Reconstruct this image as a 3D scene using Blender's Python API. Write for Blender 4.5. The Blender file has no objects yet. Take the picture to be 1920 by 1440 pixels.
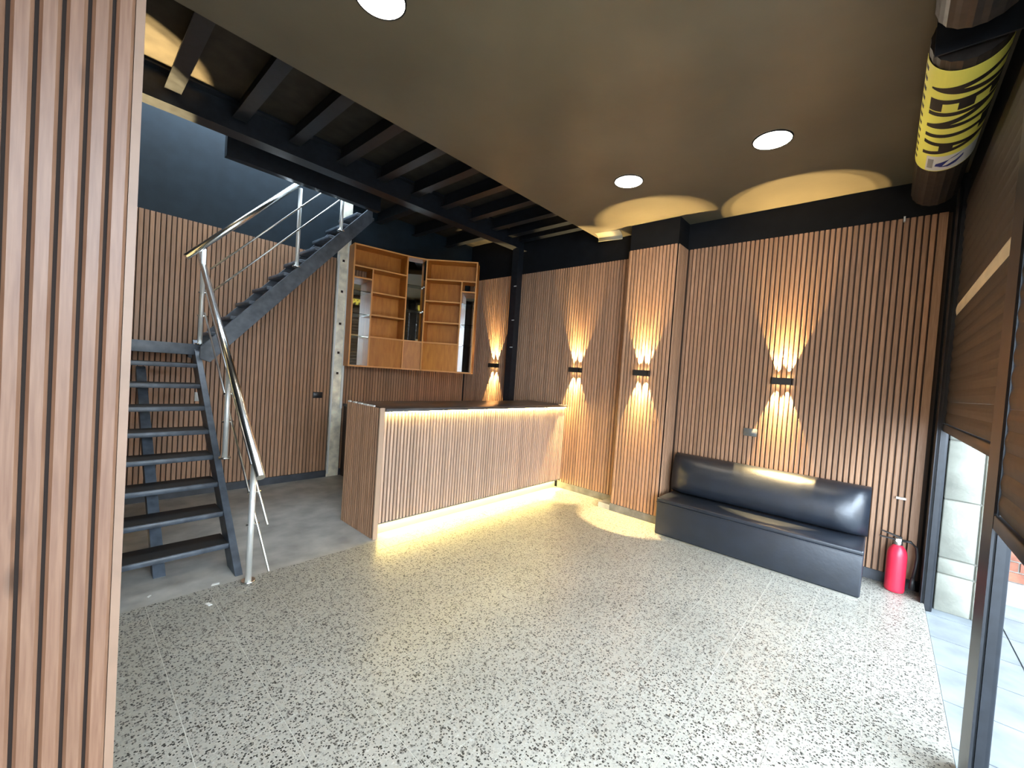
import bpy, bmesh, math, random
from mathutils import Matrix, Vector
random.seed(7)
S = bpy.context.scene
C = S.collection
PI = math.pi

# ------------------------------------------------------------------ camera, sky, exposure
cam_d = bpy.data.cameras.new('camera')
cam = bpy.data.objects.new('camera', cam_d); C.objects.link(cam)
cam_d.sensor_width = 36.0
cam_d.lens = 768.4 / 1920 * 36.0
cam_d.clip_start = 0.02
right = Vector((0.672, -0.738, 0.069)); up = Vector((-0.026, 0.069, 0.997))
back = right.cross(up).normalized(); right.normalize(); up = back.cross(right).normalized()
M = Matrix((right, up, back)).transposed().to_4x4()
M.translation = (0, 0, 1.528)
cam.matrix_world = M
S.camera = cam

w = bpy.data.worlds.new('sky'); S.world = w; w.use_nodes = True
bg = w.node_tree.nodes['Background']
bg.inputs[0].default_value = (0.71, 0.85, 1.0, 1)
bg.inputs[1].default_value = 8.2
S.view_settings.view_transform = 'Standard'
S.view_settings.look = 'None'
S.view_settings.gamma = 1.0
S.view_settings.use_curve_mapping = False
S.view_settings.exposure = 1.45

def portal(loc, sx, sy, rot):
    d = bpy.data.lights.new('daylight_portal', 'AREA'); d.shape = 'RECTANGLE'
    d.size = sx; d.size_y = sy; d.cycles.is_portal = True
    o = bpy.data.objects.new('daylight_portal', d); C.objects.link(o)
    o.location = loc; o.rotation_euler = rot
portal((3.5, -0.37, 0.64), 1.82, 1.26, (-PI / 2, 0, PI))
portal((2.13, -0.37, 0.50), 0.76, 1.0, (-PI / 2, 0, PI))
portal((1.27, 5.01, 4.62), 2.46, 0.64, (0, 0, 0))
portal((0.57, -0.37, 1.49), 2.34, 3.0, (-PI / 2, 0, PI))

# ------------------------------------------------------------------ helpers
def box_data(x0, x1, y0, y1, z0, z1):
    v = [(x, y, z) for z in (z0, z1) for y in (y0, y1) for x in (x0, x1)]
    f = [(0, 2, 3, 1), (4, 5, 7, 6), (0, 1, 5, 4), (2, 6, 7, 3), (0, 4, 6, 2), (1, 3, 7, 5)]
    return v, f
def mesh(name, v, f, m=None, smooth=False):
    me = bpy.data.meshes.new(name); me.from_pydata(v, [], f); me.update()
    if m: me.materials.append(m)
    if smooth:
        for p in me.polygons: p.use_smooth = True
    return me
def put(name, me, parent=None, loc=(0, 0, 0), rot=(0, 0, 0)):
    o = bpy.data.objects.new(name, me); C.objects.link(o)
    o.location = loc; o.rotation_euler = rot
    if parent: o.parent = parent
    return o
def box(name, b, m, parent=None, bevel=0.0, seg=2):
    v, f = box_data(*b)
    me = mesh(name, v, f, m)
    if bevel > 0:
        bm = bmesh.new(); bm.from_mesh(me)
        bmesh.ops.recalc_face_normals(bm, faces=bm.faces)
        bmesh.ops.bevel(bm, geom=list(bm.edges), offset=bevel, segments=seg, profile=0.5, affect='EDGES')
        for fc in bm.faces: fc.smooth = True
        bm.to_mesh(me); bm.free()
    return put(name, me, parent)
def boxes(name, bs, m, parent=None):
    V, F = [], []
    for b in bs:
        v, f = box_data(*b); n = len(V); V += v; F += [tuple(i + n for i in q) for q in f]
    return put(name, mesh(name, V, F, m), parent)
def prism(name, pts, axis, a, b, m, parent=None, bevel=0.0):
    """polygon pts (2d) extruded along axis from a to b"""
    def P(p, t):
        return {'x': (t, p[0], p[1]), 'y': (p[0], t, p[1]), 'z': (p[0], p[1], t)}[axis]
    n = len(pts)
    v = [P(p, a) for p in pts] + [P(p, b) for p in pts]
    f = [tuple(range(n)), tuple(range(2 * n - 1, n - 1, -1))] + [(i, i + n, (i + 1) % n + n, (i + 1) % n) for i in range(n)]
    me = mesh(name, v, f, m)
    bm = bmesh.new(); bm.from_mesh(me); bmesh.ops.recalc_face_normals(bm, faces=bm.faces)
    if bevel > 0:
        bmesh.ops.bevel(bm, geom=list(bm.edges), offset=bevel, segments=2, profile=0.5, affect='EDGES')
    bm.to_mesh(me); bm.free()
    return put(name, me, parent)
def tube(name, p0, p1, r, m, parent=None, n=14, r1=None):
    p0, p1 = Vector(p0), Vector(p1); d = (p1 - p0).normalized()
    a = d.orthogonal().normalized(); b = d.cross(a)
    r1 = r if r1 is None else r1
    v = []
    for p, rr in ((p0, r), (p1, r1)):
        for i in range(n):
            t = 2 * PI * i / n; v.append(tuple(p + rr * (math.cos(t) * a + math.sin(t) * b)))
    f = [(i, (i + 1) % n, (i + 1) % n + n, i + n) for i in range(n)]
    me = mesh(name, v, f + [tuple(range(n - 1, -1, -1)), tuple(range(n, 2 * n))], m)
    for p in me.polygons: p.use_smooth = len(p.vertices) == 4
    return put(name, me, parent)
def path_tube(name, pts, r, m, parent=None, n=8):
    pts = [Vector(p) for p in pts]; v = []; f = []
    for k, p in enumerate(pts):
        d = (pts[min(k + 1, len(pts) - 1)] - pts[max(k - 1, 0)]).normalized()
        a = d.cross(Vector((0.31, 0.77, 0.55))).normalized(); b = d.cross(a)
        for i in range(n):
            t = 2 * PI * i / n; v.append(tuple(p + r * (math.cos(t) * a + math.sin(t) * b)))
    for k in range(len(pts) - 1):
        for i in range(n):
            f.append((k * n + i, k * n + (i + 1) % n, (k + 1) * n + (i + 1) % n, (k + 1) * n + i))
    f += [tuple(range(n - 1, -1, -1)), tuple(range((len(pts) - 1) * n, len(pts) * n))]
    return put(name, mesh(name, v, f, m, True), parent)
def lathe(name, prof, m, parent=None, n=28, loc=(0, 0, 0)):
    v = [(r * math.cos(2 * PI * i / n), r * math.sin(2 * PI * i / n), z) for r, z in prof for i in range(n)]
    f = [(k * n + i, k * n + (i + 1) % n, (k + 1) * n + (i + 1) % n, (k + 1) * n + i) for k in range(len(prof) - 1) for i in range(n)]
    f += [tuple(range(n - 1, -1, -1)), tuple(range((len(prof) - 1) * n, len(prof) * n))]
    return put(name, mesh(name, v, f, m, True), parent, loc)
def empty(name, loc=(0, 0, 0), rz=0):
    o = bpy.data.objects.new(name, None); C.objects.link(o); o.location = loc; o.rotation_euler = (0, 0, rz)
    o.empty_display_size = 0.1
    return o
def tag(o, label, cat, group=None, kind=None):
    o['label'] = label; o['category'] = cat
    if group: o['group'] = group
    if kind: o['kind'] = kind
    return o
def struct(o, label, cat): return tag(o, label, cat, None, 'structure')

# ------------------------------------------------------------------ materials
def nt(name):
    m = bpy.data.materials.new(name); m.use_nodes = True
    n = m.node_tree; return m, n, n.nodes['Principled BSDF']
def mat(name, col, rough=0.5, metal=0.0, emit=None, es=0.0, noise=0.0, nscale=8.0, spec=None, bump=0.0, bscale=60.0, coat=0.0):
    m, n, p = nt(name)
    p.inputs['Base Color'].default_value = (*col, 1); p.inputs['Roughness'].default_value = rough
    p.inputs['Metallic'].default_value = metal
    if spec is not None: p.inputs['Specular IOR Level'].default_value = spec
    if coat: p.inputs['Coat Weight'].default_value = coat
    if emit: p.inputs['Emission Color'].default_value = (*emit, 1); p.inputs['Emission Strength'].default_value = es
    if noise or bump:
        g = n.nodes.new('ShaderNodeNewGeometry')
    if noise:
        t = n.nodes.new('ShaderNodeTexNoise'); t.inputs['Scale'].default_value = nscale; t.inputs['Detail'].default_value = 6
        n.links.new(g.outputs['Position'], t.inputs['Vector'])
        r = n.nodes.new('ShaderNodeMapRange'); r.inputs[1].default_value = 0.3; r.inputs[2].default_value = 0.7
        r.inputs[3].default_value = 1 - noise; r.inputs[4].default_value = 1 + noise
        n.links.new(t.outputs['Fac'], r.inputs[0])
        mx = n.nodes.new('ShaderNodeVectorMath'); mx.operation = 'SCALE'
        mx.inputs[0].default_value = col; n.links.new(r.outputs[0], mx.inputs['Scale'])
        n.links.new(mx.outputs[0], p.inputs['Base Color'])
    if bump:
        t2 = n.nodes.new('ShaderNodeTexNoise'); t2.inputs['Scale'].default_value = bscale; t2.inputs['Detail'].default_value = 4
        n.links.new(g.outputs['Position'], t2.inputs['Vector'])
        b = n.nodes.new('ShaderNodeBump'); b.inputs['Strength'].default_value = bump; b.inputs['Distance'].default_value = 0.01
        n.links.new(t2.outputs['Fac'], b.inputs['Height']); n.links.new(b.outputs[0], p.inputs['Normal'])
    return m
def wood(name, c0, c1, rough, scale, stretch, vary=0.25, knots=False):
    """stretched grain in object space, tone shifted from piece to piece"""
    m, n, p = nt(name); L = n.links.new
    tc = n.nodes.new('ShaderNodeNewGeometry'); mp = n.nodes.new('ShaderNodeMapping')
    mp.inputs['Scale'].default_value = stretch
    L(tc.outputs['Position'], mp.inputs['Vector'])
    oi = n.nodes.new('ShaderNodeObjectInfo')
    t = n.nodes.new('ShaderNodeTexNoise'); t.noise_dimensions = '4D'
    t.inputs['Scale'].default_value = scale; t.inputs['Detail'].default_value = 5; t.inputs['Distortion'].default_value = 0.4
    ml = n.nodes.new('ShaderNodeMath'); ml.operation = 'MULTIPLY'; ml.inputs[1].default_value = 50
    L(oi.outputs['Random'], ml.inputs[0]); L(ml.outputs[0], t.inputs['W']); L(mp.outputs[0], t.inputs['Vector'])
    cr = n.nodes.new('ShaderNodeValToRGB')
    cr.color_ramp.elements[0].position = 0.3; cr.color_ramp.elements[1].position = 0.7
    cr.color_ramp.elements[0].color = (*c0, 1); cr.color_ramp.elements[1].color = (*c1, 1)
    L(t.outputs['Fac'], cr.inputs[0])
    mr = n.nodes.new('ShaderNodeMapRange'); mr.inputs[3].default_value = 1 - vary; mr.inputs[4].default_value = 1 + vary
    L(oi.outputs['Random'], mr.inputs[0])
    mx = n.nodes.new('ShaderNodeVectorMath'); mx.operation = 'SCALE'
    L(cr.outputs[0], mx.inputs[0]); L(mr.outputs[0], mx.inputs['Scale'])
    out = mx.outputs[0]
    if knots:
        mp2 = n.nodes.new('ShaderNodeMapping'); mp2.inputs['Scale'].default_value = (1, 1, 0.35)
        L(tc.outputs['Position'], mp2.inputs['Vector'])
        vo = n.nodes.new('ShaderNodeTexVoronoi'); vo.inputs['Scale'].default_value = 9
        L(mp2.outputs[0], vo.inputs['Vector'])
        k = n.nodes.new('ShaderNodeMapRange'); k.inputs[1].default_value = 0.05; k.inputs[2].default_value = 0.16
        k.inputs[3].default_value = 0.45; k.inputs[4].default_value = 1.0
        L(vo.outputs['Distance'], k.inputs[0])
        m2 = n.nodes.new('ShaderNodeVectorMath'); m2.operation = 'SCALE'
        L(out, m2.inputs[0]); L(k.outputs[0], m2.inputs['Scale']); out = m2.outputs[0]
    L(out, p.inputs['Base Color']); p.inputs['Roughness'].default_value = rough
    return m
def terrazzo():
    """pale cement with separate dark, mid and light stone chips"""
    m, n, p = nt('terrazzo'); L = n.links.new
    g = n.nodes.new('ShaderNodeNewGeometry')
    wn = n.nodes.new('ShaderNodeTexNoise'); wn.inputs['Scale'].default_value = 60; wn.inputs['Detail'].default_value = 2
    L(g.outputs['Position'], wn.inputs['Vector'])
    ws = n.nodes.new('ShaderNodeVectorMath'); ws.operation = 'SCALE'; ws.inputs['Scale'].default_value = 0.006
    L(wn.outputs['Color'], ws.inputs[0])
    wa = n.nodes.new('ShaderNodeVectorMath'); wa.operation = 'ADD'; L(g.outputs['Position'], wa.inputs[0]); L(ws.outputs[0], wa.inputs[1])
    cur = None
    def layer(prev, scale, size, frac, c0, c1):
        v = n.nodes.new('ShaderNodeTexVoronoi'); v.inputs['Scale'].default_value = scale
        L(wa.outputs[0], v.inputs['Vector'])
        sp = n.nodes.new('ShaderNodeSeparateColor'); L(v.outputs['Color'], sp.inputs[0])
        sz = n.nodes.new('ShaderNodeMath'); sz.operation = 'MULTIPLY'; sz.inputs[1].default_value = size; L(sp.outputs[1], sz.inputs[0])
        a = n.nodes.new('ShaderNodeMath'); a.operation = 'LESS_THAN'; L(v.outputs['Distance'], a.inputs[0]); L(sz.outputs[0], a.inputs[1])
        b = n.nodes.new('ShaderNodeMath'); b.operation = 'LESS_THAN'; L(sp.outputs[0], b.inputs[0]); b.inputs[1].default_value = frac
        c = n.nodes.new('ShaderNodeMath'); c.operation = 'MULTIPLY'; L(a.outputs[0], c.inputs[0]); L(b.outputs[0], c.inputs[1])
        col = n.nodes.new('ShaderNodeMix'); col.data_type = 'RGBA'; L(sp.outputs[2], col.inputs[0])
        col.inputs[6].default_value = (*c0, 1); col.inputs[7].default_value = (*c1, 1)
        mx = n.nodes.new('ShaderNodeMix'); mx.data_type = 'RGBA'; L(c.outputs[0], mx.inputs[0])
        if isinstance(prev, tuple): mx.inputs[6].default_value = (*prev, 1)
        else: L(prev, mx.inputs[6])
        L(col.outputs[2], mx.inputs[7])
        return mx.outputs[2]
    cur = layer((0.345, 0.33, 0.28), 190, 0.85, 0.55, (0.23, 0.22, 0.185), (0.43, 0.42, 0.37))
    cur = layer(cur, 90, 0.70, 0.58, (0.11, 0.105, 0.09), (0.43, 0.42, 0.37))
    cur = layer(cur, 120, 0.68, 0.52, (0.014, 0.014, 0.013), (0.065, 0.062, 0.053))
    nz = n.nodes.new('ShaderNodeTexNoise'); nz.inputs['Scale'].default_value = 1.7; nz.inputs['Detail'].default_value = 4
    L(g.outputs['Position'], nz.inputs['Vector'])
    mr = n.nodes.new('ShaderNodeMapRange'); mr.inputs[1].default_value = 0.3; mr.inputs[2].default_value = 0.7; mr.inputs[3].default_value = 0.90; mr.inputs[4].default_value = 1.05
    L(nz.outputs['Fac'], mr.inputs[0])
    sc = n.nodes.new('ShaderNodeVectorMath'); sc.operation = 'SCALE'; L(cur, sc.inputs[0]); L(mr.outputs[0], sc.inputs['Scale'])
    L(sc.outputs[0], p.inputs['Base Color'])
    p.inputs['Roughness'].default_value = 0.36; p.inputs['Specular IOR Level'].default_value = 0.4
    return m
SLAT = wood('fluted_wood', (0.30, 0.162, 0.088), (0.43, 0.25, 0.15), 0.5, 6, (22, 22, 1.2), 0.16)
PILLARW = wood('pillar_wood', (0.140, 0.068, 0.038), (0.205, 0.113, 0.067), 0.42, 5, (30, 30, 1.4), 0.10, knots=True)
SLAT_LIT = wood('fluted_wood_daylit', (0.43, 0.29, 0.205), (0.56, 0.40, 0.30), 0.5, 6, (22, 22, 1.2), 0.14)  # same slat wood, with daylight on the counter front put into the colour
GROOVE = mat('groove_brown', (0.025, 0.014, 0.009), 0.8)
UPPERW = mat('upper_bounce_white', (0.6, 0.62, 0.62), 0.8)
BLACKP = mat('black_paint', (0.005, 0.0058, 0.0075), 0.75, noise=0.3, spec=0.25)
CEILM = mat('dark_ceiling_paint', (0.125, 0.105, 0.068), 0.42, noise=0.15, nscale=1.5, bump=0.08, bscale=14)
STEELK = mat('black_steel', (0.012, 0.014, 0.018), 0.38, noise=0.3, nscale=20)
STAIRK = mat('stair_steel', (0.070, 0.085, 0.105), 0.4, noise=0.35, nscale=14)
CHROME = mat('chrome', (0.86, 0.86, 0.83), 0.24, 1.0)
STEELB = mat('brushed_steel', (0.66, 0.66, 0.62), 0.3, 1.0)
TERR = terrazzo()
GROUT = mat('grout', (0.50, 0.485, 0.42), 0.8)
CONC = mat('floor_concrete', (0.38, 0.37, 0.335), 0.5, noise=0.25, nscale=5, bump=0.05)
BASEG = mat('grey_skirting', (0.17, 0.165, 0.15), 0.6, noise=0.3, nscale=12)
BASEK = mat('dark_skirting', (0.05, 0.055, 0.065), 0.5, noise=0.3)
PLAST = mat('bare_plaster', (0.88, 0.83, 0.67), 0.85, noise=0.28, nscale=9, bump=0.3)
PLYW = wood('shelf_plywood', (0.40, 0.125, 0.010), (0.55, 0.21, 0.025), 0.45, 5, (5, 5, 1), 0.08)
PLYE = mat('shelf_edge', (0.66, 0.29, 0.08), 0.5)
MIRROR = mat('mirror', (0.82, 0.84, 0.82), 0.03, 1.0)
LEATH = mat('black_leather', (0.011, 0.015, 0.023), 0.36, noise=0.2, bump=0.1, bscale=30, spec=0.8)
RED = mat('red_paint', (0.62, 0.02, 0.05), 0.35)
RUBBER = mat('black_rubber', (0.012, 0.012, 0.012), 0.5)
PLATEG = mat('grey_plate', (0.12, 0.12, 0.115), 0.45)
PLATEK = mat('black_plate', (0.02, 0.02, 0.022), 0.4)
PLATEW = mat('white_plate', (0.75, 0.76, 0.72), 0.4)
SCONCE = mat('sconce_shell', (0.025, 0.022, 0.02), 0.4)
LAMPW = mat('downlight_diffuser', (0.9, 0.9, 0.88), 0.5, emit=(1.0, 0.88, 0.70), es=30)
LEDM = mat('led_strip', (0.9, 0.8, 0.5), 0.5, emit=(1.0, 0.78, 0.25), es=55)
SCLED = mat('sconce_lens', (0.9, 0.85, 0.7), 0.4, emit=(1.0, 0.78, 0.38), es=30)
SHUT = mat('shutter_lath', (0.036, 0.029, 0.024), 0.5, 0.3, noise=0.3, nscale=20)
SHUTL = mat('pale_lath', (0.62, 0.52, 0.36), 0.5, noise=0.1)
YELL = mat('banner_yellow', (0.95, 0.90, 0.16), 0.5)
INK = mat('banner_black', (0.015, 0.012, 0.01), 0.6)
BANW = mat('banner_white', (0.80, 0.80, 0.78), 0.5)
BANB = mat('banner_blue', (0.015, 0.03, 0.22), 0.5)
BANG = mat('banner_grey', (0.34, 0.34, 0.32), 0.5)
BLOCK = mat('white_block', (0.26, 0.26, 0.215), 0.85, noise=0.2, nscale=7, bump=0.25)
MORTW = mat('block_mortar', (0.20, 0.195, 0.165), 0.9)
BRICK = mat('red_brick', (0.27, 0.10, 0.06), 0.85, noise=0.3, nscale=16, bump=0.2)
MORT = mat('brick_mortar', (0.34, 0.32, 0.28), 0.9)
PAVE = mat('pavement', (0.17, 0.19, 0.20), 0.7, noise=0.2, nscale=6)
PAVEJ = mat('pavement_joint', (0.16, 0.17, 0.18), 0.9)
WALLG = mat('outer_wall', (0.42, 0.36, 0.30), 0.9, noise=0.2)
TOPM = mat('dark_worktop', (0.05, 0.045, 0.045), 0.3, noise=0.3)
CABIN = mat('dark_cabinet', (0.045, 0.028, 0.022), 0.5)
def glass_mat():
    m, n, p = nt('shelf_glass')
    p.inputs['Base Color'].default_value = (0.85, 0.95, 0.92, 1); p.inputs['Roughness'].default_value = 0.03
    p.inputs['Transmission Weight'].default_value = 1.0; p.inputs['IOR'].default_value = 1.45
    return m
GLASS = glass_mat()

# slat: width on local x, proud of the wall along local -y, foot at z=0
def slat_mesh(name, wd, dp, h, m, ch=0.004):
    a = wd / 2
    pr = [(-a, 0), (-a, -dp + ch), (-a + ch, -dp), (a - ch, -dp), (a, -dp + ch), (a, 0)]
    n = 6
    v = [(x, y, 0) for x, y in pr] + [(x, y, h) for x, y in pr]
    f = [(i, (i + 1) % n, (i + 1) % n + n, i + n) for i in range(n)] + [tuple(range(n - 1, -1, -1)), tuple(range(n, 2 * n))]
    return mesh(name, v, f, m)
def slats(parent, me, p0, p1, pitch, z, rz):
    """slats from p0 to p1 (xy)"""
    p0, p1 = Vector(p0), Vector(p1); L = (p1 - p0).length; n = max(1, int(round(L / pitch)))
    for i in range(n):
        q = p0 + (p1 - p0) * ((i + 0.5) / n)
        put('slat', me, parent, (q.x, q.y, z), (0, 0, rz))

# ------------------------------------------------------------------ the setting
XR = 4.66; YB = 5.35; ZC = 3.31; YF = -0.33; ZT = 3.02
fl = struct(box('floor', (0.0 - 0.6, XR, YF, 3.14, -0.08, -0.0012), GROUT), 'speckled grey terrazzo tile floor of the main room', 'floor')
T = 0.30; gap = 0.0015
v, f = box_data(-T / 2 + gap, T / 2 - gap, -T / 2 + gap, T / 2 - gap, -0.02, 0.0)
tile_me = mesh('floor_tile', v, f, TERR)
# joints measured in the photograph: x = 0.37 + 0.30 k, y = -0.331 + 0.30 k
for i in range(-3, 15):
    for j in range(0, 12):
        x = 0.372 + 0.30 * i + 0.15; y = YF + 0.30 * j + 0.15
        if x + 0.15 > XR or x - 0.15 < -0.6: continue
        if y + 0.15 > 3.14: continue
        put('floor_tile', tile_me, fl, (x, y, 0))
# cut tiles along the right wall and the last row
for j in range(0, 12):
    y0 = YF + 0.30 * j
    if y0 + 0.3 > 3.14: continue
    box('floor_tile', (4.572 + gap, XR, y0 + gap, y0 + 0.3 - gap, -0.02, 0.0), TERR, fl)
for i in range(-3, 15):
    x0 = max(-0.6, 0.372 + 0.30 * i); x1 = min(XR, 0.372 + 0.30 * (i + 1))
    if x1 - x0 > 0.02: box('floor_tile', (x0 + gap, x1 - gap, YF + 3.3 + gap, 3.14, -0.02, 0.0), TERR, fl)
struct(box('floor_concrete', (-0.6, XR, 3.14, YB, -0.08, -0.001), CONC), 'smooth grey concrete floor around the stairs', 'floor')

# right wall
wr = struct(box('wall_right', (XR, XR + 0.12, YF - 0.1, YB + 0.12, -0.05, 4.2), BLACKP), 'long right wall clad in vertical brown wood slats', 'wall')
SLT = ZT - 0.09
sm = slat_mesh('slat', 0.0300, 0.0155, SLT, SLAT, 0.004)
GROOVE2 = mat('groove_mid_brown', (0.05, 0.027, 0.015), 0.7)
box('slat_backing', (XR - 0.004, XR, -0.30, 1.72, 0.085, ZT), GROOVE2, wr)
box('slat_backing', (XR - 0.004, XR, 2.28, YB, 0.085, ZT), GROOVE, wr)
slats(wr, sm, (XR - 0.003, -0.22), (XR - 0.003, 1.70), 0.04, 0.09, -PI / 2)
slats(wr, sm, (XR - 0.003, 2.30), (XR - 0.003, YB - 0.02), 0.04, 0.09, -PI / 2)
box('corner_strip', (XR - 0.03, XR, -0.275, -0.225, 0.09, ZT), SLAT, wr)
struct(boxes('baseboard_right', [(XR - 0.012, XR, -0.28, 1.72, 0.0, 0.085)], BASEK), 'dark skirting strip below the slats behind the bench', 'skirting')
struct(boxes('baseboard_right', [(XR - 0.012, XR, 2.28, 3.25, 0.0, 0.085)], BASEG), 'worn grey skirting strip between the pier and the counter', 'skirting')
# pier on the right wall
XP = 4.375
pr = struct(box('wall_pier', (XP + 0.004, XR - 0.001, 1.724, 2.276, 0.0, ZC), BLACKP), 'slatted pier standing out from the right wall', 'pier')
box('slat_backing', (XP, XP + 0.006, 1.72, 2.28, 0.085, ZT), GROOVE, pr)
box('slat_backing', (XP, XR - 0.018, 1.720, 1.726, 0.085, ZT), GROOVE, pr)
slats(pr, sm, (XP + 0.001, 1.725), (XP + 0.001, 2.275), 0.04, 0.09, -PI / 2)
sm2 = slat_mesh('slat', 0.029, 0.012, SLT, SLAT)
slats(pr, sm2, (XP + 0.002, 1.721), (XR - 0.02, 1.721), 0.04, 0.09, 0)
slats(pr, sm2, (XP + 0.002, 2.279), (XR - 0.02, 2.279), 0.04, 0.09, PI)
box('skirting', (XP - 0.008, XP + 0.004, 1.72, 2.29, 0.0, 0.085), BASEG, pr)
box('bare_kerb', (XP - 0.004, XR - 0.02, 2.278, 2.44, 0.0, 0.06), mat('bare_mortar', (0.45, 0.43, 0.36), 0.9, noise=0.2), pr)

# back wall
wb = struct(box('wall_back', (-0.12, XR, YB, YB + 0.12, -0.05, 4.2), mat('black_paint_blue_glow', (0.010, 0.019, 0.027), 0.55, noise=0.2, spec=0.3)), 'back wall clad in vertical brown wood slats below a black band', 'wall')  # black paint with the blue glow from the stairwell mixed into its colour
ZTB = 2.85
smb = slat_mesh('slat', 0.0335, 0.012, ZTB - 0.09, SLAT, 0.003)
box('slat_backing', (0.03, 2.36, YB - 0.004, YB, 0.085, ZTB), GROOVE, wb)
box('slat_backing', (2.54, XR - 0.02, YB - 0.004, YB, 0.085, ZTB), GROOVE, wb)
slats(wb, smb, (0.04, YB - 0.003), (2.36, YB - 0.003), 0.0415, 0.09, 0)
slats(wb, smb, (2.54, YB - 0.003), (XR - 0.03, YB - 0.003), 0.0415, 0.09, 0)
struct(box('baseboard_back', (0.03, XR - 0.02, YB - 0.016, YB, 0.0, 0.085), BASEK), 'dark skirting strip along the foot of the back wall', 'skirting')
ps = struct(box('trim_1', (2.37, 2.53, YB - 0.02, YB, 0.0, 3.62), PLAST), 'bare whitish plaster strip between slat panels on the back wall', 'strip')
box('edge_bead', (2.372, 2.39, YB - 0.032, YB - 0.02, 0.04, 2.9), PLATEW, ps)
box('edge_bead', (2.50, 2.528, YB - 0.034, YB - 0.02, 0.9, 3.3), PLATEW, ps)
for zz in (2.82, 2.42, 2.0, 1.35, 1.62): box('cable_hole', (2.43, 2.46, YB - 0.023, YB - 0.02, zz, zz + 0.03), GROOVE, ps)

# left wall, front-left pillar
struct(box('wall_left', (-0.12, 0.03, 1.85, YB, -0.05, 4.2), BLACKP), 'dark left wall beside the staircase', 'wall')
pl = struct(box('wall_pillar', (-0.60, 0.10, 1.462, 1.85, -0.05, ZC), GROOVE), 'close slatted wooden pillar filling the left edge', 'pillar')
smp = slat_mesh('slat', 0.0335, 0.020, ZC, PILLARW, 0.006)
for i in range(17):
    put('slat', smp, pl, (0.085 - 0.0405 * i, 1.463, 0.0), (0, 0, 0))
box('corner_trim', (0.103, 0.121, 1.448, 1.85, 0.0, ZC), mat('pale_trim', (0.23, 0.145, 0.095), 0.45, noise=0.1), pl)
struct(box('wall_left_entry', (-0.72, -0.60, -0.45, 1.85, -0.05, ZC + 0.1), SLAT), 'wooden side wall of the entry left of the camera', 'wall')

# front wall above the shutters
struct(box('wall_front', (-0.72, XR + 0.12, -0.62, -0.36, 3.02, 4.2), BLACKP), 'black lintel wall above the rolling shutters', 'wall')

# ceiling and mezzanine
struct(box('ceiling', (-0.72, XR, -0.36, 2.82, ZC, ZC + 0.09), CEILM), 'smooth dark brown ceiling panel over the front room', 'ceiling')
mz = struct(boxes('ceiling_deck', [(-0.12, XR, 2.60, 4.62, 3.62, 3.72), (2.52, XR, 4.62, YB, 3.62, 3.72), (-0.72, XR + .12, -0.62, 2.60, 3.9, 4.0), (-0.12, XR, 2.5, 2.60, 3.4, 4.0)], mat('deck_underside', (0.028, 0.024, 0.018), 0.7, noise=0.3, spec=0.3)),
            'black underside of the mezzanine deck behind the ceiling panel', 'ceiling')
for k, x in enumerate((0.09, 0.51, 0.94, 1.37, 1.80, 2.23, 2.65, 3.07, 3.52, 3.93, 4.25, 4.50)):
    prism('joist', [(x - 0.05, 3.46), (x + 0.05, 3.46), (x + 0.05, 3.468), (x + 0.006, 3.468), (x + 0.006, 3.62), (x - 0.006, 3.62), (x - 0.006, 3.468), (x - 0.05, 3.468)], 'y', 2.62, 4.10, STEELK, mz)
for k, x in enumerate((2.9, 3.5, 4.1)):
    prism('joist', [(x - 0.05, 3.46), (x + 0.05, 3.46), (x + 0.05, 3.468), (x + 0.006, 3.468), (x + 0.006, 3.62), (x - 0.006, 3.62), (x - 0.006, 3.468), (x - 0.05, 3.468)], 'y', 4.26, YB - 0.01, STEELK, mz)
yb0, yb1, zb = 4.10, 4.25, 3.36
bm_ = struct(prism('mezzanine_beam', [(yb0, zb), (yb1, zb), (yb1, zb + 0.012), (4.182, zb + 0.012), (4.182, 3.60), (yb1, 3.60), (yb1, 3.615), (yb0, 3.615), (yb0, 3.60), (4.168, 3.60), (4.168, zb + 0.012), (yb0, zb + 0.012)], 'x', 0.03, XR - 0.01, STEELK),
       'black steel I-beam carrying the mezzanine edge', 'beam')
struct(box('stairwell_beam', (0.97, 2.52, 4.60, 4.68, 3.34, 3.72), STEELK), 'black trimmer beam beside the stairwell opening', 'beam')
po = struct(box('steel_post', (4.47, 4.58, 4.10, 4.22, 0.0, zb - 0.001), STEELK), 'black steel post under the beam near the back corner', 'post')
for zz in (2.80, 2.30, 1.9): box('weld_mark', (4.468, 4.471, 4.10, 4.15, zz, zz + 0.012), PLATEW, po)
# unseen upper walls round the stairwell, white and roofless to let more daylight down
struct(box('wall_upper', (0.03, 2.6, 4.60, 4.68, 3.73, 4.7), UPPERW), 'unseen upper wall beside the stairwell opening, white to bounce light', 'wall')
struct(box('wall_back_upper', (-0.12, XR, YB, YB + 0.12, 4.2, 4.7), UPPERW), 'unseen back wall continuing above the mezzanine, white to bounce light', 'wall')
struct(box('wall_left_upper', (-0.12, 0.03, 4.5, YB, 4.2, 4.7), UPPERW), 'unseen left wall continuing above the mezzanine, white to bounce light', 'wall')
struct(box('wall_right_upper', (2.52, 2.6, 4.60, YB, 3.73, 4.7), UPPERW), 'unseen wall closing the far end of the stairwell, white to bounce light', 'wall')

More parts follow.
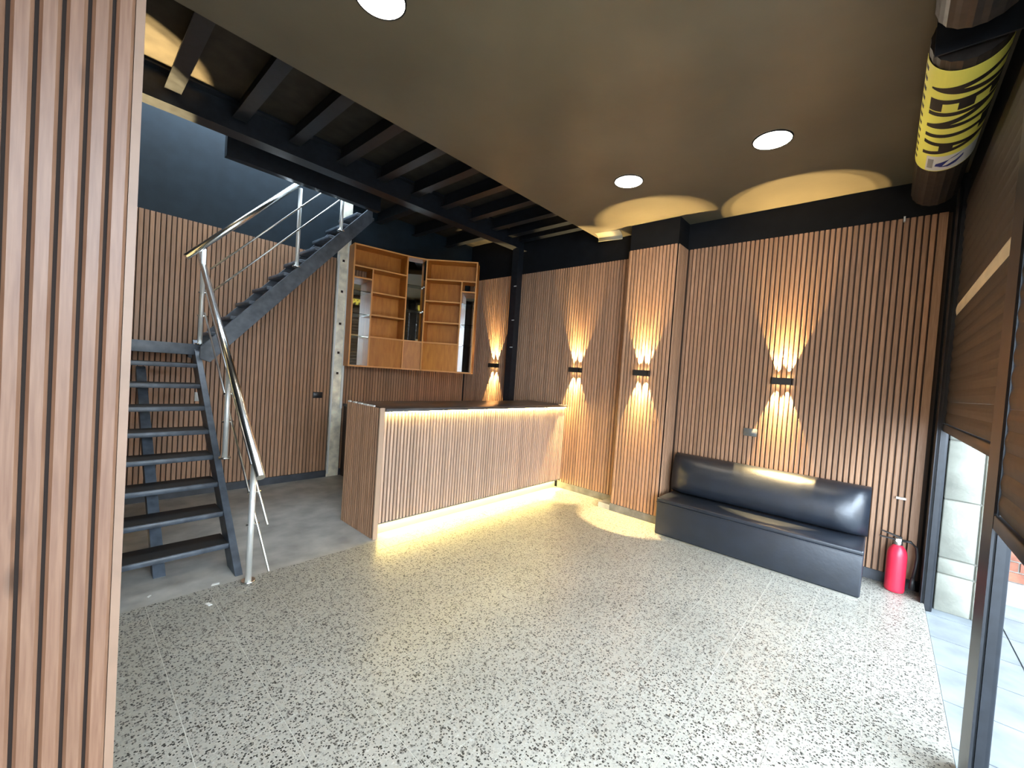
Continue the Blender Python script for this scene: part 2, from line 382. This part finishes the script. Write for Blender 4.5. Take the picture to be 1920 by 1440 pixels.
# ------------------------------------------------------------------ outside
gr = struct(box('pavement', (-6, 9, -9, YF - 0.002, -0.16, -0.062), PAVEJ), 'bluish grey paving outside the shutters', 'pavement')
pv, pf = box_data(-0.196, 0.196, -0.196, 0.196, -0.03, 0.0)
pme = mesh('paving_slab', pv, pf, PAVE)
for i in range(-2, 14):
    for j in range(7):
        put('paving_slab', pme, gr, (0.2 + 0.4 * i, YF - 0.21 - 0.4 * j, -0.05))
bp = struct(box('block_pier', (4.545, 4.95, -0.655, -0.395, -0.06, 3.1), MORTW), 'white painted concrete block pier just outside the shutter rail', 'pier')
zs = [-0.055, 0.235, 0.355, 0.80, 1.25, 1.70, 2.15, 2.6, 3.05]
for k in range(len(zs) - 1):
    for y0, y1 in ((-0.575, -0.39), (-0.66, -0.583)):
        box('block', (4.528, 4.9, y0, y1, zs[k] + 0.004, zs[k + 1] - 0.004), BLOCK, bp, 0.006, 1)
bw = struct(box('brick_wall', (5.17, 5.3, -2.6, -0.50, -0.06, 3.0), MORT), 'red brick wall across the pavement outside', 'wall')
bv, bf = box_data(-0.012, 0.012, -0.108, 0.108, 0, 0.07)
bme = mesh('brick', bv, bf, BRICK)
for r in range(14):
    for c in range(8):
        y = -0.66 - 0.228 * c - (0.114 if r % 2 else 0)
        if y < -2.5: continue
        put('brick', bme, bw, (5.165, y, 0.14 + 0.083 * r))
box('plinth', (5.13, 5.17, -2.6, -0.50, -0.06, 0.13), mat('wall_plinth', (0.30, 0.27, 0.25), 0.9, noise=0.25), bw)
struct(box('sky_blocker', (-1.2, 5.6, -1.9, -0.62, 3.12, 3.24), WALLG), 'unseen slab added over the pavement to cut sky light at the shutters', 'blocker')  # slab added out of view to keep high sky light off the near floor
struct(box('wall_street', (-6, 9, -9.2, -9.0, -0.16, 3.2), WALLG), 'tan house wall on the far side of the street', 'wall')

# ------------------------------------------------------------------ rolling shutters
XM0, XM1 = 2.52, 2.60
def shutter(x0, x1, z0, label, bare=None):  # bare: height of the one lath drawn in cream
    t = empty('rolling_shutter', ((x0 + x1) / 2, -0.36, z0))
    tag(t, label, 'shutter', 'rolling shutters across the shop front')
    cx = (x0 + x1) / 2; P = 0.08
    a = (x1 - x0) / 2
    prof = [(-0.007, 0), (0.007, 0), (0.011, 0.02), (0.013, 0.04), (0.011, 0.06), (0.007, P - 0.0005), (-0.007, P - 0.0005)]
    n = len(prof)
    vv = [(-a, y, z) for y, z in prof] + [(a, y, z) for y, z in prof]
    ff = [(i, i + n, (i + 1) % n + n, (i + 1) % n) for i in range(n)] + [tuple(range(n)), tuple(range(2 * n - 1, n - 1, -1))]
    me = mesh('lath', vv, ff, SHUT); me2 = mesh('pale_lath', vv, ff, SHUTL)
    z = 0.06; k = 0
    while z0 + z < 3.02:
        b = bare is not None and abs(z0 + z - bare) < 0.04
        put('lath', me2 if b else me, t, (0, 0, z)); z += P; k += 1
    o = box('bottom_rail', (-a, a, -0.02, 0.02, 0, 0.055), STEELK, t, 0.004)
    n = 40; yc, zc, r = 0.185, 3.14 - z0, 0.128
    prof = []
    for i in range(n):
        th = 2 * PI * i / n; rr = r + (0.003 if i % 2 else 0)
        prof.append((yc + rr * math.cos(th), zc + rr * math.sin(th)))
    prism('drum', prof, 'x', -a - 0.01, a - 0.02, SHUT, t)
    return t
shutter(XM1 + 0.002, 4.426, 1.315, 'dark rolling shutter on the right with one pale lath', bare=2.18)
shutter(1.76, 2.397, 1.06, 'dark rolling shutter hanging lower at the right edge beyond the post')
def rail(name, x0, x1, y0, y1, label):
    t = empty(name, ((x0 + x1) / 2, (y0 + y1) / 2, -0.05)); cx, cy = (x0 + x1) / 2, (y0 + y1) / 2
    tag(t, label, 'guide rail', 'shutter guide rails')
    a, b = (x1 - x0) / 2, (y1 - y0) / 2
    box('channel', (-a, a, -b, b, 0, 3.28), STEELK, t, 0.006)
    box('flange', (-a - 0.012, a + 0.0, b - 0.004, b + 0.001, 0.01, 3.27), STEELK, t)
    box('flange', (-a - 0.012, -a + 0.004, -b + 0.015, b - 0.02, 0.01, 3.27), STEELK, t)
    return t
rail('guide_rail', 4.44, 4.62, -0.376, -0.312, 'black shutter guide rail at the end of the right wall')
gp = rail('guide_rail', 2.50, 2.60, -0.408, -0.347, 'free standing black post between the two shutters')
box('inner_flange', (-0.15, 0.05, 0.0305, 0.0385, 0.0, 3.27), STEELK, gp)
dk = struct(box('drum_bracket', (XM0 + 0.035, XM0 + 0.045, -0.35, -0.06, 3.05, ZC - 0.001), STEELK), 'black bracket plate between the two shutter drums', 'bracket')

# banner wrapped on the drum
YC, ZCD, RD = -0.175, 3.14, 0.1325
def wrap(bm, r):
    for vv in bm.verts:
        u, a = vv.co.x, vv.co.y
        vv.co = Vector((u, YC + r * math.cos(-a), ZCD + r * math.sin(-a)))
def arc_sheet(name, u0, u1, a0, a1, r, m, parent, n=36):
    th = 0.0012; V = []; F = []
    for i in range(n + 1):
        a = a0 + (a1 - a0) * i / n
        for rr in (r, r + th):
            for u in (u0, u1): V.append((u, YC + rr * math.cos(-a), ZCD + rr * math.sin(-a)))
    for i in range(n):
        k = 4 * i
        F += [(k, k + 1, k + 5, k + 4), (k + 2, k + 6, k + 7, k + 3), (k, k + 4, k + 6, k + 2), (k + 1, k + 3, k + 7, k + 5)]
    F += [(0, 2, 3, 1), (4 * n, 4 * n + 1, 4 * n + 3, 4 * n + 2)]
    me = mesh(name, V, F, m)
    bm = bmesh.new(); bm.from_mesh(me); bmesh.ops.recalc_face_normals(bm, faces=bm.faces); bm.to_mesh(me); bm.free()
    return put(name, me, parent)
U0, U1 = 2.655, 3.75
ban = arc_sheet('sale_banner', U0, U1, math.radians(2), math.radians(182), RD, YELL, None)
tag(ban, 'yellow banner lettered VENTA wrapped round the shutter drum', 'banner')
def text_on_drum(name, s, u0, wid, a0, a1, r, m, parent, slant=0):
    cu = bpy.data.curves.new(name, 'FONT'); cu.body = s; cu.offset = 0.03; cu.resolution_u = 3
    ob = bpy.data.objects.new(name, cu); C.objects.link(ob)
    bpy.context.view_layer.update()
    me = bpy.data.meshes.new_from_object(ob.evaluated_get(bpy.context.evaluated_depsgraph_get()))
    bpy.data.objects.remove(ob)
    xs = [q.co.x for q in me.vertices]; ys = [q.co.y for q in me.vertices]
    x0, x1, y0, y1 = min(xs), max(xs), min(ys), max(ys)
    bm = bmesh.new(); bm.from_mesh(me)
    for q in bm.verts:
        t = (q.co.y - y0) / (y1 - y0)
        q.co = Vector((u0 + (q.co.x - x0) / (x1 - x0) * wid + slant * t, a0 + t * (a1 - a0), 0))
    k = max(2, int((a1 - a0) / 0.09))
    for i in range(1, k):
        bmesh.ops.bisect_plane(bm, geom=bm.verts[:] + bm.edges[:] + bm.faces[:], plane_co=(0, a0 + (a1 - a0) * i / k, 0), plane_no=(0, 1, 0))
    wrap(bm, r)
    bmesh.ops.recalc_face_normals(bm, faces=bm.faces)
    bm.to_mesh(me); bm.free(); me.materials.clear(); me.materials.append(m)
    return put(name, me, parent)
text_on_drum('lettering', 'VENTA', 2.73, 0.79, math.radians(38), math.radians(164), RD + 0.0018, INK, ban)
for k in range(12):
    arc_sheet('small_print', 2.70 + 0.085 * k, 2.73 + 0.085 * k, math.radians(9), math.radians(20), RD + 0.0008, INK, ban, 3)
arc_sheet('white_panel', 3.535, 3.74, math.radians(52), math.radians(176), RD + 0.0006, BANW, ban)
arc_sheet('grey_code', 3.575, 3.70, math.radians(56), math.radians(68), RD + 0.0012, BANG, ban, 6)
# blue emblem: two swept strokes
def emblem():
    polys = [[(3.79, 72), (3.755, 74), (3.69, 112), (3.66, 120), (3.70, 100), (3.80, 86)], [(3.80, 78), (3.79, 94), (3.745, 112), (3.70, 124), (3.735, 124), (3.79, 112), (3.815, 98)]]
    polys = [[(u - 0.118, a) for u, a in q] for q in polys]
    bm = bmesh.new()
    for pgn in polys:
        bm.faces.new([bm.verts.new((u, math.radians(a), 0)) for u, a in pgn])
    for i in range(60, 130, 6):
        bmesh.ops.bisect_plane(bm, geom=bm.verts[:] + bm.edges[:] + bm.faces[:], plane_co=(0, math.radians(i), 0), plane_no=(0, 1, 0))
    wrap(bm, RD + 0.0022)
    me = bpy.data.meshes.new('emblem'); bm.to_mesh(me); bm.free(); me.materials.append(BANB)
    put('emblem', me, ban)
emblem()

# ------------------------------------------------------------------ bar counter
CX0, CX1, CY0, CY1, CH = 1.865, 4.632, 3.19, 3.80, 1.15
bc = tag(empty('bar_counter', (CX0, CY0, 0)), 'slatted bar counter with warm light strips under its top and toe', 'counter')
bc.location = (0, 0, 0)
box('front_panel', (CX0 + 0.03, CX1, CY0 + 0.02, CY0 + 0.05, 0.125, 1.10), GROOVE, bc)
box('side_panel', (CX0, CX0 + 0.03, CY0 + 0.005, CY1, 0.0, 1.145), GROOVE, bc)
box('toe_panel', (CX0 + 0.03, CX1, CY0 + 0.09, CY0 + 0.11, 0.0, 0.13), mat('toe_board', (0.55, 0.45, 0.26), 0.5), bc)
box('bottom_trim', (CX0 + 0.03, CX1, CY0 + 0.002, CY0 + 0.09, 0.118, 0.128), BASEG, bc)
box('worktop', (CX0 + 0.03, CX1, CY0 - 0.035, CY1, 1.115, 1.145), TOPM, bc, 0.004)
box('back_panel', (CX0 + 0.03, CX1, CY1 - 0.04, CY1 - 0.02, 0.0, 1.11), CABIN, bc)
sc1 = slat_mesh('slat', 0.0225, 0.019, 0.975, SLAT_LIT, 0.002)
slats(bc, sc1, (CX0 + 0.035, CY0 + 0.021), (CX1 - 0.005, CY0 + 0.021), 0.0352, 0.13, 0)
sc2 = slat_mesh('slat', 0.023, 0.014, 1.145, SLAT, 0.003)
slats(bc, sc2, (CX0 + 0.001, CY0 + 0.03), (CX0 + 0.001, CY1 - 0.005), 0.0352, 0.0, -PI / 2)
box('corner_trim', (CX0 - 0.014, CX0 + 0.03, CY0 - 0.012, CY0 + 0.006, 0.0, 1.148), mat('counter_trim', (0.42, 0.29, 0.2), 0.5), bc)
box('light_strip', (CX0 + 0.04, CX1 - 0.01, CY0 - 0.014, CY0 - 0.004, 1.108, 1.1145), LEDM, bc)
box('light_strip', (CX0 + 0.05, CX1 - 0.02, CY0 + 0.06, CY0 + 0.075, 0.110, 0.1165), LEDM, bc)
# torn edge of the cladding on top of the side
boxes('torn_edge', [(CX0 - 0.012, CX0 + 0.006, CY1 - 0.06 - 0.11 * k, CY1 - 0.02 - 0.11 * k + 0.012 * k, 1.146, 1.158) for k in range(5)], PLATEW, bc)
# low cabinet behind the counter
bk = tag(empty('back_cabinet', (3.6, 5.0, 0)), 'dark low cabinet against the back wall behind the counter', 'cabinet'); bk.location = (0, 0, 0)
box('body', (2.56, 4.45, 4.96, YB - 0.02, 0.0, 0.93), CABIN, bk)
box('worktop', (2.545, 4.45, 4.93, YB - 0.02, 0.93, 0.965), TOPM, bk, 0.003)

# ------------------------------------------------------------------ shelf unit
sh = tag(empty('shelf_unit', (2.47, 5.1, 1.46)), 'open orange plywood bottle shelf with mirror strips on the back wall', 'shelf'); sh.location = (0, 0, 0)
A_, B_, C_, D_ = Vector((2.47, 5.10)), Vector((3.19, 4.97)), Vector((3.42, 4.88)), Vector((3.90, 4.335))
ZS0, ZS1 = 1.47, 3.045
def fac(p, q):
    d = (q - p); L = d.length; d /= L; nrm = Vector((-d.y, d.x))      # nrm points back, away from the room
    return d, L, nrm
def fbox(name, p, q, u0, u1, n0, n1, z0, z1, m, parent=sh):
    d, L, nn = fac(p, q)
    V = []
    for z in (z0, z1):
        for nq in (n0, n1):
            for u in (u0, u1):
                c = p + d * u + nn * nq; V.append((c.x, c.y, z))
    me = mesh(name, V, box_data(0, 1, 0, 1, 0, 1)[1], m)
    return put(name, me, parent)
DP = 0.24; TH = 0.018
def board(name, p, q, u0, u1, z, n0=0.0, n1=DP):
    o = fbox(name, p, q, u0, u1, n0 + 0.004, n1, z, z + TH, PLYW)
    fbox('edge_band', p, q, u0, u1, n0, n0 + 0.004, z, z + TH, PLYE, o)
def upright(p, q, u, z0, z1, n1=DP):
    o = fbox('upright', p, q, u, u + TH, 0.004, n1, z0, z1, PLYW)
    fbox('edge_band', p, q, u, u + TH, 0, 0.004, z0, z1, PLYE, o)
rows = (2.755, 2.45, 2.155, 1.865)
for (p, q, flip) in ((A_, B_, False), (C_, D_, True)):
    L = (q - p).length
    col = 0.245 if not flip else 0.20
    U = (lambda a, b: (a, b)) if not flip else (lambda a, b: (L - b, L - a))
    board('top_board', p, q, 0, L, ZS1 - TH)
    board('bottom_board', p, q, 0, L, ZS0)
    upright(p, q, U(0, TH)[0], ZS0 + TH, ZS1 - TH)
    upright(p, q, U(L - TH, L)[0], ZS0 + TH, ZS1 - TH)
    upright(p, q, U(col, col + TH)[0], ZS0 + TH, rows[0])
    board('shelf_board', p, q, TH, L - TH, rows[0])
    for z in rows[1:]:
        a, b = U(col + TH, L - TH); board('shelf_board', p, q, a, b, z)
    a, b = U(TH, col); board('shelf_board', p, q, a, b, 2.61)
    for z in rows[1:]:
        fbox('glass_shelf', p, q, a + .001, b - .001, 0.03, DP - 0.012, z, z + 0.007, GLASS)
    a, b = U(col + TH, L - TH); fbox('back_board', p, q, a, b, DP - 0.008, DP, ZS0 + TH, rows[0], PLYW)
    fbox('back_board', p, q, TH, L - TH, DP - 0.008, DP, rows[0] + TH, ZS1 - TH, PLYW)
    a, b = U(TH, col); fbox('mirror', p, q, a, b, DP - 0.010, DP, ZS0 + TH, 2.61, MIRROR)
    a, b = U(col + TH, L - TH); fbox('lower_panel', p, q, a, b, 0.02, 0.035, ZS0 + TH, rows[3], PLYW)
LB = (C_ - B_).length
fbox('mirror', B_, C_, 0.0, LB, 0.12, 0.13, rows[3], ZS1 - TH, MIRROR)
board('top_board', B_, C_, 0, LB, ZS1 - TH, 0, 0.16); board('shelf_board', B_, C_, 0, LB, rows[3], 0, 0.16)
board('bottom_board', B_, C_, 0, LB, ZS0, 0, 0.16)
fbox('lower_panel', B_, C_, 0, LB, 0.02, 0.035, ZS0 + TH, rows[3], PLYW)
for z in (2.30, 2.65): fbox('glass_shelf', B_, C_, 0.003, LB - 0.003, 0.02, 0.115, z, z + 0.007, GLASS)
# bracket that ties the turned bay back to the corner
prism('wall_bracket', [(3.845, 4.815), (3.90, 4.755), (4.64, 5.27), (4.58, 5.33)], 'z', 2.96, 3.0, CABIN, sh)

# ------------------------------------------------------------------ staircase
st = tag(empty('staircase', (0.48, 3.2, 0)), 'black steel open staircase turning at a landing, with chrome railing', 'staircase'); st.location = (0, 0, 0)
SX0, SX1 = 0.10, 0.842
tread_me = None
for k in range(8):
    y = 3.385 + 0.187 * k; z = 0.172 + 0.1765 * k
    o = box('tread', (SX0, SX1, y, y + 0.225, z - 0.035, z), STAIRK, st, 0.003, 1)
    box('tread_shade', (SX0 + 0.004, SX1 - 0.004, y + 0.006, y + 0.222, z - 0.001, z + 0.003), RUBBER, o)  # shade on the tread top given as a black sheet, not rubber
def stringer(x0, x1, yb, zt, drop, yo=0.0):
    s = 0.1765 / 0.187
    ya = yb; ye = 4.93
    prism('stringer', [(ya, 0.0), (ya + drop / s, 0.0), (ye, (ye - ya) * s - drop), (ye, (ye - ya) * s)], 'x', x0, x1, STAIRK, st, 0.002)
stringer(0.842, 0.888, 3.20, 0, 0.19)
stringer(0.055, 0.10, 3.20, 0, 0.19)
stringer(0.447, 0.513, 3.49, 0, 0.10)
box('landing', (0.06, 0.96, 4.86, YB - 0.017, 1.545, 1.59), STAIRK, st)
box('landing_beam', (0.06, 0.98, 4.84, 4.88, 1.49, 1.592), STAIRK, st, 0.003)
box('landing_beam', (0.935, 0.98, 4.88, YB - 0.03, 1.49, 1.545), STAIRK, st)
# upper flight
s2 = 1.16; X0, Z0 = 0.93, 1.56; X1 = 2.50
for yy in (4.74, 5.27):
    prism('stringer', [(X0 - 0.06, Z0 - 0.10), (X0 + 0.02, Z0 - 0.13), (X1, Z0 + (X1 - X0) * s2 - 0.14), (X1, Z0 + (X1 - X0) * s2 + 0.06), (X0 - 0.06, Z0 + 0.01)], 'y', yy, yy + 0.04, STAIRK, st, 0.002)
for k in range(10):
    x = 0.95 + 0.152 * k; z = 1.72 + 0.1765 * k
    box('tread', (x, x + 0.225, 4.781, 5.269, z - 0.035, z), STAIRK, st, 0.003, 1)
# railing, lower flight
RX = 0.885
POSTM = mat('satin_steel', (0.80, 0.81, 0.78), 0.42, 0.55)
def post(x, y, z0, z1, tilt=0):
    o = tube('railing_post', (x, y, z0), (x, y, z1), 0.019, POSTM, st, 16)
    tube('base_flange', (x, y, z0), (x, y, z0 + 0.014), 0.042, CHROME, o, 18)
    return o
p1 = post(RX, 3.075, 0.0, 0.80); p2 = post(RX, 3.80, 0.70, 1.44); p3 = post(RX, 4.86, 1.59, 2.50)
rs = 0.826
def railz(y): return 0.80 + (y - 3.0) * rs
tube('handrail', (RX, 2.93, railz(2.93)), (RX, 5.02, railz(5.02)), 0.027, CHROME, st, 20)
for off, y0 in ((0.25, 2.87), (0.47, 2.80)):
    tube('railing_rod', (RX + 0.035, y0, railz(y0) - off), (RX + 0.035, 4.90, railz(4.90) - off), 0.008, STEELB, st, 10)
    for po_, yy in ((p1, 3.075), (p2, 3.80), (p3, 4.86)):
        zz = railz(yy) - off
        tube('rod_bracket', (RX - 0.03, yy, zz), (RX + 0.05, yy, zz), 0.007, CHROME, po_, 8)
# railing, upper flight
UY = 4.76
def urail(x): return 2.40 + (x - 0.76) * 1.10
tube('handrail', (0.735, UY, urail(0.735)), (1.645, UY, urail(1.645)), 0.029, CHROME, st, 20)
q2 = post(1.675, UY, 2.50, 3.34); q3 = post(2.13, UY, 3.02, 3.46)
for off in (0.27, 0.50):
    x1 = 2.20
    tube('railing_rod', (0.92, UY - 0.03, urail(0.92) - off), (x1, UY - 0.03, urail(x1) - off), 0.008, STEELB, st, 10)
    for po_, xx in ((q2, 1.675),):
        zz = urail(xx) - off
        tube('rod_bracket', (xx, UY - 0.05, zz), (xx, UY + 0.02, zz), 0.008, CHROME, po_, 8)

# ------------------------------------------------------------------ bench
bn = tag(empty('bench', (4.3, 0.8, 0)), 'low black leather bench with a padded backrest against the slatted wall', 'bench'); bn.location = (0, 0, 0)
box('base', (4.085, 4.60, 0.03, 1.625, 0.012, 0.335), LEATH, bn, 0.012, 3)
box('seat', (4.084, 4.60, 0.029, 1.626, 0.332, 0.372), LEATH, bn, 0.012, 3)
# padded back: rounded, bulging section
prof = [(4.47, 0.38), (4.43, 0.40), (4.405, 0.44), (4.395, 0.49), (4.395, 0.54), (4.403, 0.59), (4.418, 0.635), (4.438, 0.675), (4.463, 0.71), (4.492, 0.74), (4.525, 0.762), (4.56, 0.775), (4.60, 0.78), (4.62, 0.775), (4.62, 0.38)]
bk_ = prism('backrest', prof, 'x', 0, 1, LEATH, bn)
me = bk_.data
# prism ran along x; rebuild along y
n = len(prof); NY = 14
V = []; F = []
for j in range(NY + 1):
    t = j / NY; y = 0.02 + 1.615 * t
    e = min(t, 1 - t) * 1.615; pin = 1 - max(0.0, 1 - e / 0.09) ** 2 * 0.55
    for (x, z) in prof: V.append((4.53 + (x - 4.53) * pin if x < 4.53 else x, y, z))
for j in range(NY):
    for i in range(n):
        F.append((j * n + i, j * n + (i + 1) % n, (j + 1) * n + (i + 1) % n, (j + 1) * n + i))
F += [tuple(range(n - 1, -1, -1)), tuple(range(NY * n, NY * n + n))]
bk_.data = mesh('backrest', V, F, LEATH, True)
bm = bmesh.new(); bm.from_mesh(bk_.data); bmesh.ops.recalc_face_normals(bm, faces=bm.faces); bm.to_mesh(bk_.data); bm.free()
box('piping', (4.080, 4.09, 0.03, 1.625, 0.327, 0.335), LEATH, bn, 0.002)
box('foot_trim', (4.075, 4.59, 0.04, 1.615, 0.0, 0.014), STEELB, bn)

# ------------------------------------------------------------------ fire extinguisher
fe = tag(empty('fire_extinguisher', (4.53, -0.165, 0)), 'red fire extinguisher standing on the floor beside the bench', 'extinguisher')
lathe('cylinder', [(0.05, 0.0), (0.058, 0.006), (0.061, 0.02), (0.061, 0.285), (0.058, 0.315), (0.047, 0.345), (0.032, 0.365), (0.026, 0.372)], RED, fe)
lathe('collar', [(0.024, 0.37), (0.028, 0.375), (0.028, 0.395), (0.02, 0.40)], STEELB, fe)
box('valve', (-0.016, 0.016, -0.02, 0.02, 0.395, 0.425), STEELB, fe, 0.004)
prism('lever', [(-0.02, 0.425), (0.10, 0.455), (0.105, 0.463), (-0.02, 0.437)], 'y', -0.011, 0.011, RUBBER, fe).rotation_euler = (0, 0, PI / 2)
prism('carry_handle', [(0.0, 0.404), (0.11, 0.408), (0.115, 0.415), (0.0, 0.416)], 'y', -0.011, 0.011, RUBBER, fe).rotation_euler = (0, 0, PI / 2)
tube('gauge', (-0.02, 0, 0.41), (-0.032, 0, 0.41), 0.016, PLATEW, fe)
path_tube('hose', [(0.0, -0.02, 0.41), (0.0, -0.07, 0.415), (0.0, -0.105, 0.38), (0.0, -0.115, 0.31), (0.0, -0.11, 0.22), (0.0, -0.10, 0.13)], 0.011, RUBBER, fe)
tube('nozzle', (0.0, -0.10, 0.14), (0.0, -0.098, 0.05), 0.012, RUBBER, fe, 12, 0.02)

# ------------------------------------------------------------------ wall lamps
def sconce(loc, rz, label, power, up=True):
    t = tag(empty('wall_sconce', loc, rz), label, 'wall lamp', 'up and down wall lamps')
    W, D, H = 0.17, 0.075, 0.062
    sh_ = boxes('shell', [(-W / 2, W / 2, -D, -D + 0.006, -H / 2, H / 2), (-W / 2, -W / 2 + 0.006, -D, 0, -H / 2, H / 2), (W / 2 - 0.006, W / 2, -D, 0, -H / 2, H / 2), (-W / 2, W / 2, -0.006, 0, -H / 2, H / 2)], SCONCE, t)
    box('lamp_core', (-W / 2 + 0.006, W / 2 - 0.006, -D + 0.006, -0.006, -H / 2 + 0.008, H / 2 - 0.008), SCONCE, t)
    for s in (1, -1):
        for dx in (-0.045, 0.045):
            z = s * (H / 2 - 0.006)
            tube('lens', (dx, -0.024, z), (dx, -0.024, z + s * 0.003), 0.012, SCLED, t, 12)
            d = bpy.data.lights.new('sconce_spot', 'SPOT'); d.energy = power; d.color = (1.0, 0.71, 0.32)
            d.spot_size = math.radians(41); d.spot_blend = 0.13; d.shadow_soft_size = 0.008
            o = bpy.data.objects.new('sconce_spot', d); C.objects.link(o); o.parent = t
            o.location = (dx, -0.024, z + s * 0.004); o.rotation_euler = (PI if s > 0 else 0, 0, 0)
    return t
XW = XR - 0.0195
SP = 120
sconce((XW, 0.725, 1.625), -PI / 2, 'lit wall lamp on the slats above the bench', SP)
sconce((XP - 0.0165, 2.0, 1.625), -PI / 2, 'lit wall lamp on the slatted pier', SP)
sconce((XW, 3.06, 1.625), -PI / 2, 'lit wall lamp above the end of the counter', SP)
sconce((XW, 4.60, 1.625), -PI / 2, 'lit wall lamp on the slats behind the steel post, beside the shelf', SP)
sconce((0.0305, 4.30, 1.625), PI / 2, 'wall lamp on the left wall over the stairs, hidden behind the pillar', SP * 6)

# ------------------------------------------------------------------ ceiling lamps
for (x, y, lab) in ((1.0, 1.95, 'round ceiling light cut by the top edge of the photo'), (3.37, 1.82, 'round ceiling light nearest the slatted pier'), (3.36, 0.712, 'round ceiling light above the bench side')):
    t = tag(empty('ceiling_light', (x, y, ZC)), lab, 'ceiling light', 'round recessed ceiling lights')
    lathe('diffuser', [(0.118, -0.004), (0.118, 0.0)], LAMPW, t, 32)
    n = 32; V = []; F = []
    for r, z in ((0.118, -0.0005), (0.118, -0.007), (0.126, -0.005), (0.127, -0.0005)):
        for i in range(n): V.append((r * math.cos(2 * PI * i / n), r * math.sin(2 * PI * i / n), z))
    for k in range(4):
        for i in range(n): F.append((k * n + i, k * n + (i + 1) % n, ((k + 1) % 4) * n + (i + 1) % n, ((k + 1) % 4) * n + i))
    put('rim', mesh('rim', V, F, BLACKP, True), t)

# ------------------------------------------------------------------ outlets and small things
def plate(name, loc, rz, wd, h, m, label, cat, slot=True):
    t = tag(empty(name, loc, rz), label, cat)
    box('cover', (-wd / 2, wd / 2, -0.014, 0, -h / 2, h / 2), m, t, 0.002, 1)
    if slot:
        box('socket_insert', (-wd * 0.34, wd * 0.34, -0.016, -0.0135, -h * 0.3, h * 0.3), m, t, 0.001, 1)
    return t
plate('wall_socket', (XR - 0.0192, 0.96, 1.10), -PI / 2, 0.12, 0.075, PLATEG, 'grey wall socket low on the slats left of the wall lamp', 'socket')
plate('wall_socket', (2.207, YB - 0.0152, 1.075), 0, 0.115, 0.075, PLATEK, 'black wall socket on the back wall beside the plaster strip', 'socket')
plate('light_switch', (0.985, YB - 0.0152, 1.05), 0, 0.075, 0.095, PLATEW, 'white switch plate on the back wall behind the stairs', 'switch')
# peeled strip hanging from the ceiling corner
V = []; F = []; n = 8
for i in range(n + 1):
    a = PI * 0.6 * i / n
    for y in (2.46, 2.76):
        V.append((4.36 + 0.10 * math.sin(a) + (0.05 if y < 2.6 else 0), y, ZC - 0.062 + 0.06 * math.cos(a)))
        V.append((4.36 + 0.104 * math.sin(a) + (0.05 if y < 2.6 else 0), y, ZC - 0.062 + 0.0615 * math.cos(a)))
for i in range(n):
    k = 4 * i
    F += [(k, k + 2, k + 6, k + 4), (k + 1, k + 5, k + 7, k + 3), (k, k + 4, k + 5, k + 1), (k + 2, k + 3, k + 7, k + 6)]
F += [(0, 1, 3, 2), (4 * n, 4 * n + 2, 4 * n + 3, 4 * n + 1)]
tag(put('peeled_strip', mesh('peeled_strip', V, F, mat('peeled_liner', (0.34, 0.31, 0.22), 0.6), True)), 'curled grey strip peeling from the ceiling corner by the pier', 'strip')
tag(box('wall_hook', (XR - 0.045, XR - 0.019, -0.03, -0.018, 2.99, 3.03), PLATEW), 'small white hook at the top of the right wall', 'hook')
tag(box('cable_clip', (XR - 0.05, XR - 0.019, -0.19, -0.13, 0.72, 0.735), PLATEW), 'small white clip on the slats above the fire extinguisher', 'clip')
for k, (x, y, s, lab) in enumerate(((0.72, 3.17, 0.022, 'white scrap on the concrete nearest the railing post'), (0.40, 3.25, 0.012, 'tiny white scrap on the concrete near the pillar'), (0.64, 2.93, 0.02, 'pale scrap on the terrazzo in front of the stairs'))):
    me = mesh('paper_scrap', [(-s, -s * .4, 0), (s, -s * .6, 0.001), (s * 1.2, s * .3, 0), (-s * .6, s * .5, 0.0), (-s, -s * .4, .003), (s, -s * .6, .004), (s * 1.2, s * .3, .003), (-s * .6, s * .5, .004)],
              [(0, 3, 2, 1), (4, 5, 6, 7), (0, 1, 5, 4), (1, 2, 6, 5), (2, 3, 7, 6), (3, 0, 4, 7)], PLATEW)
    tag(put('paper_scrap', me, None, (x, y, 0.0005), (0, 0, k)), lab, 'scrap', 'scraps on the floor')
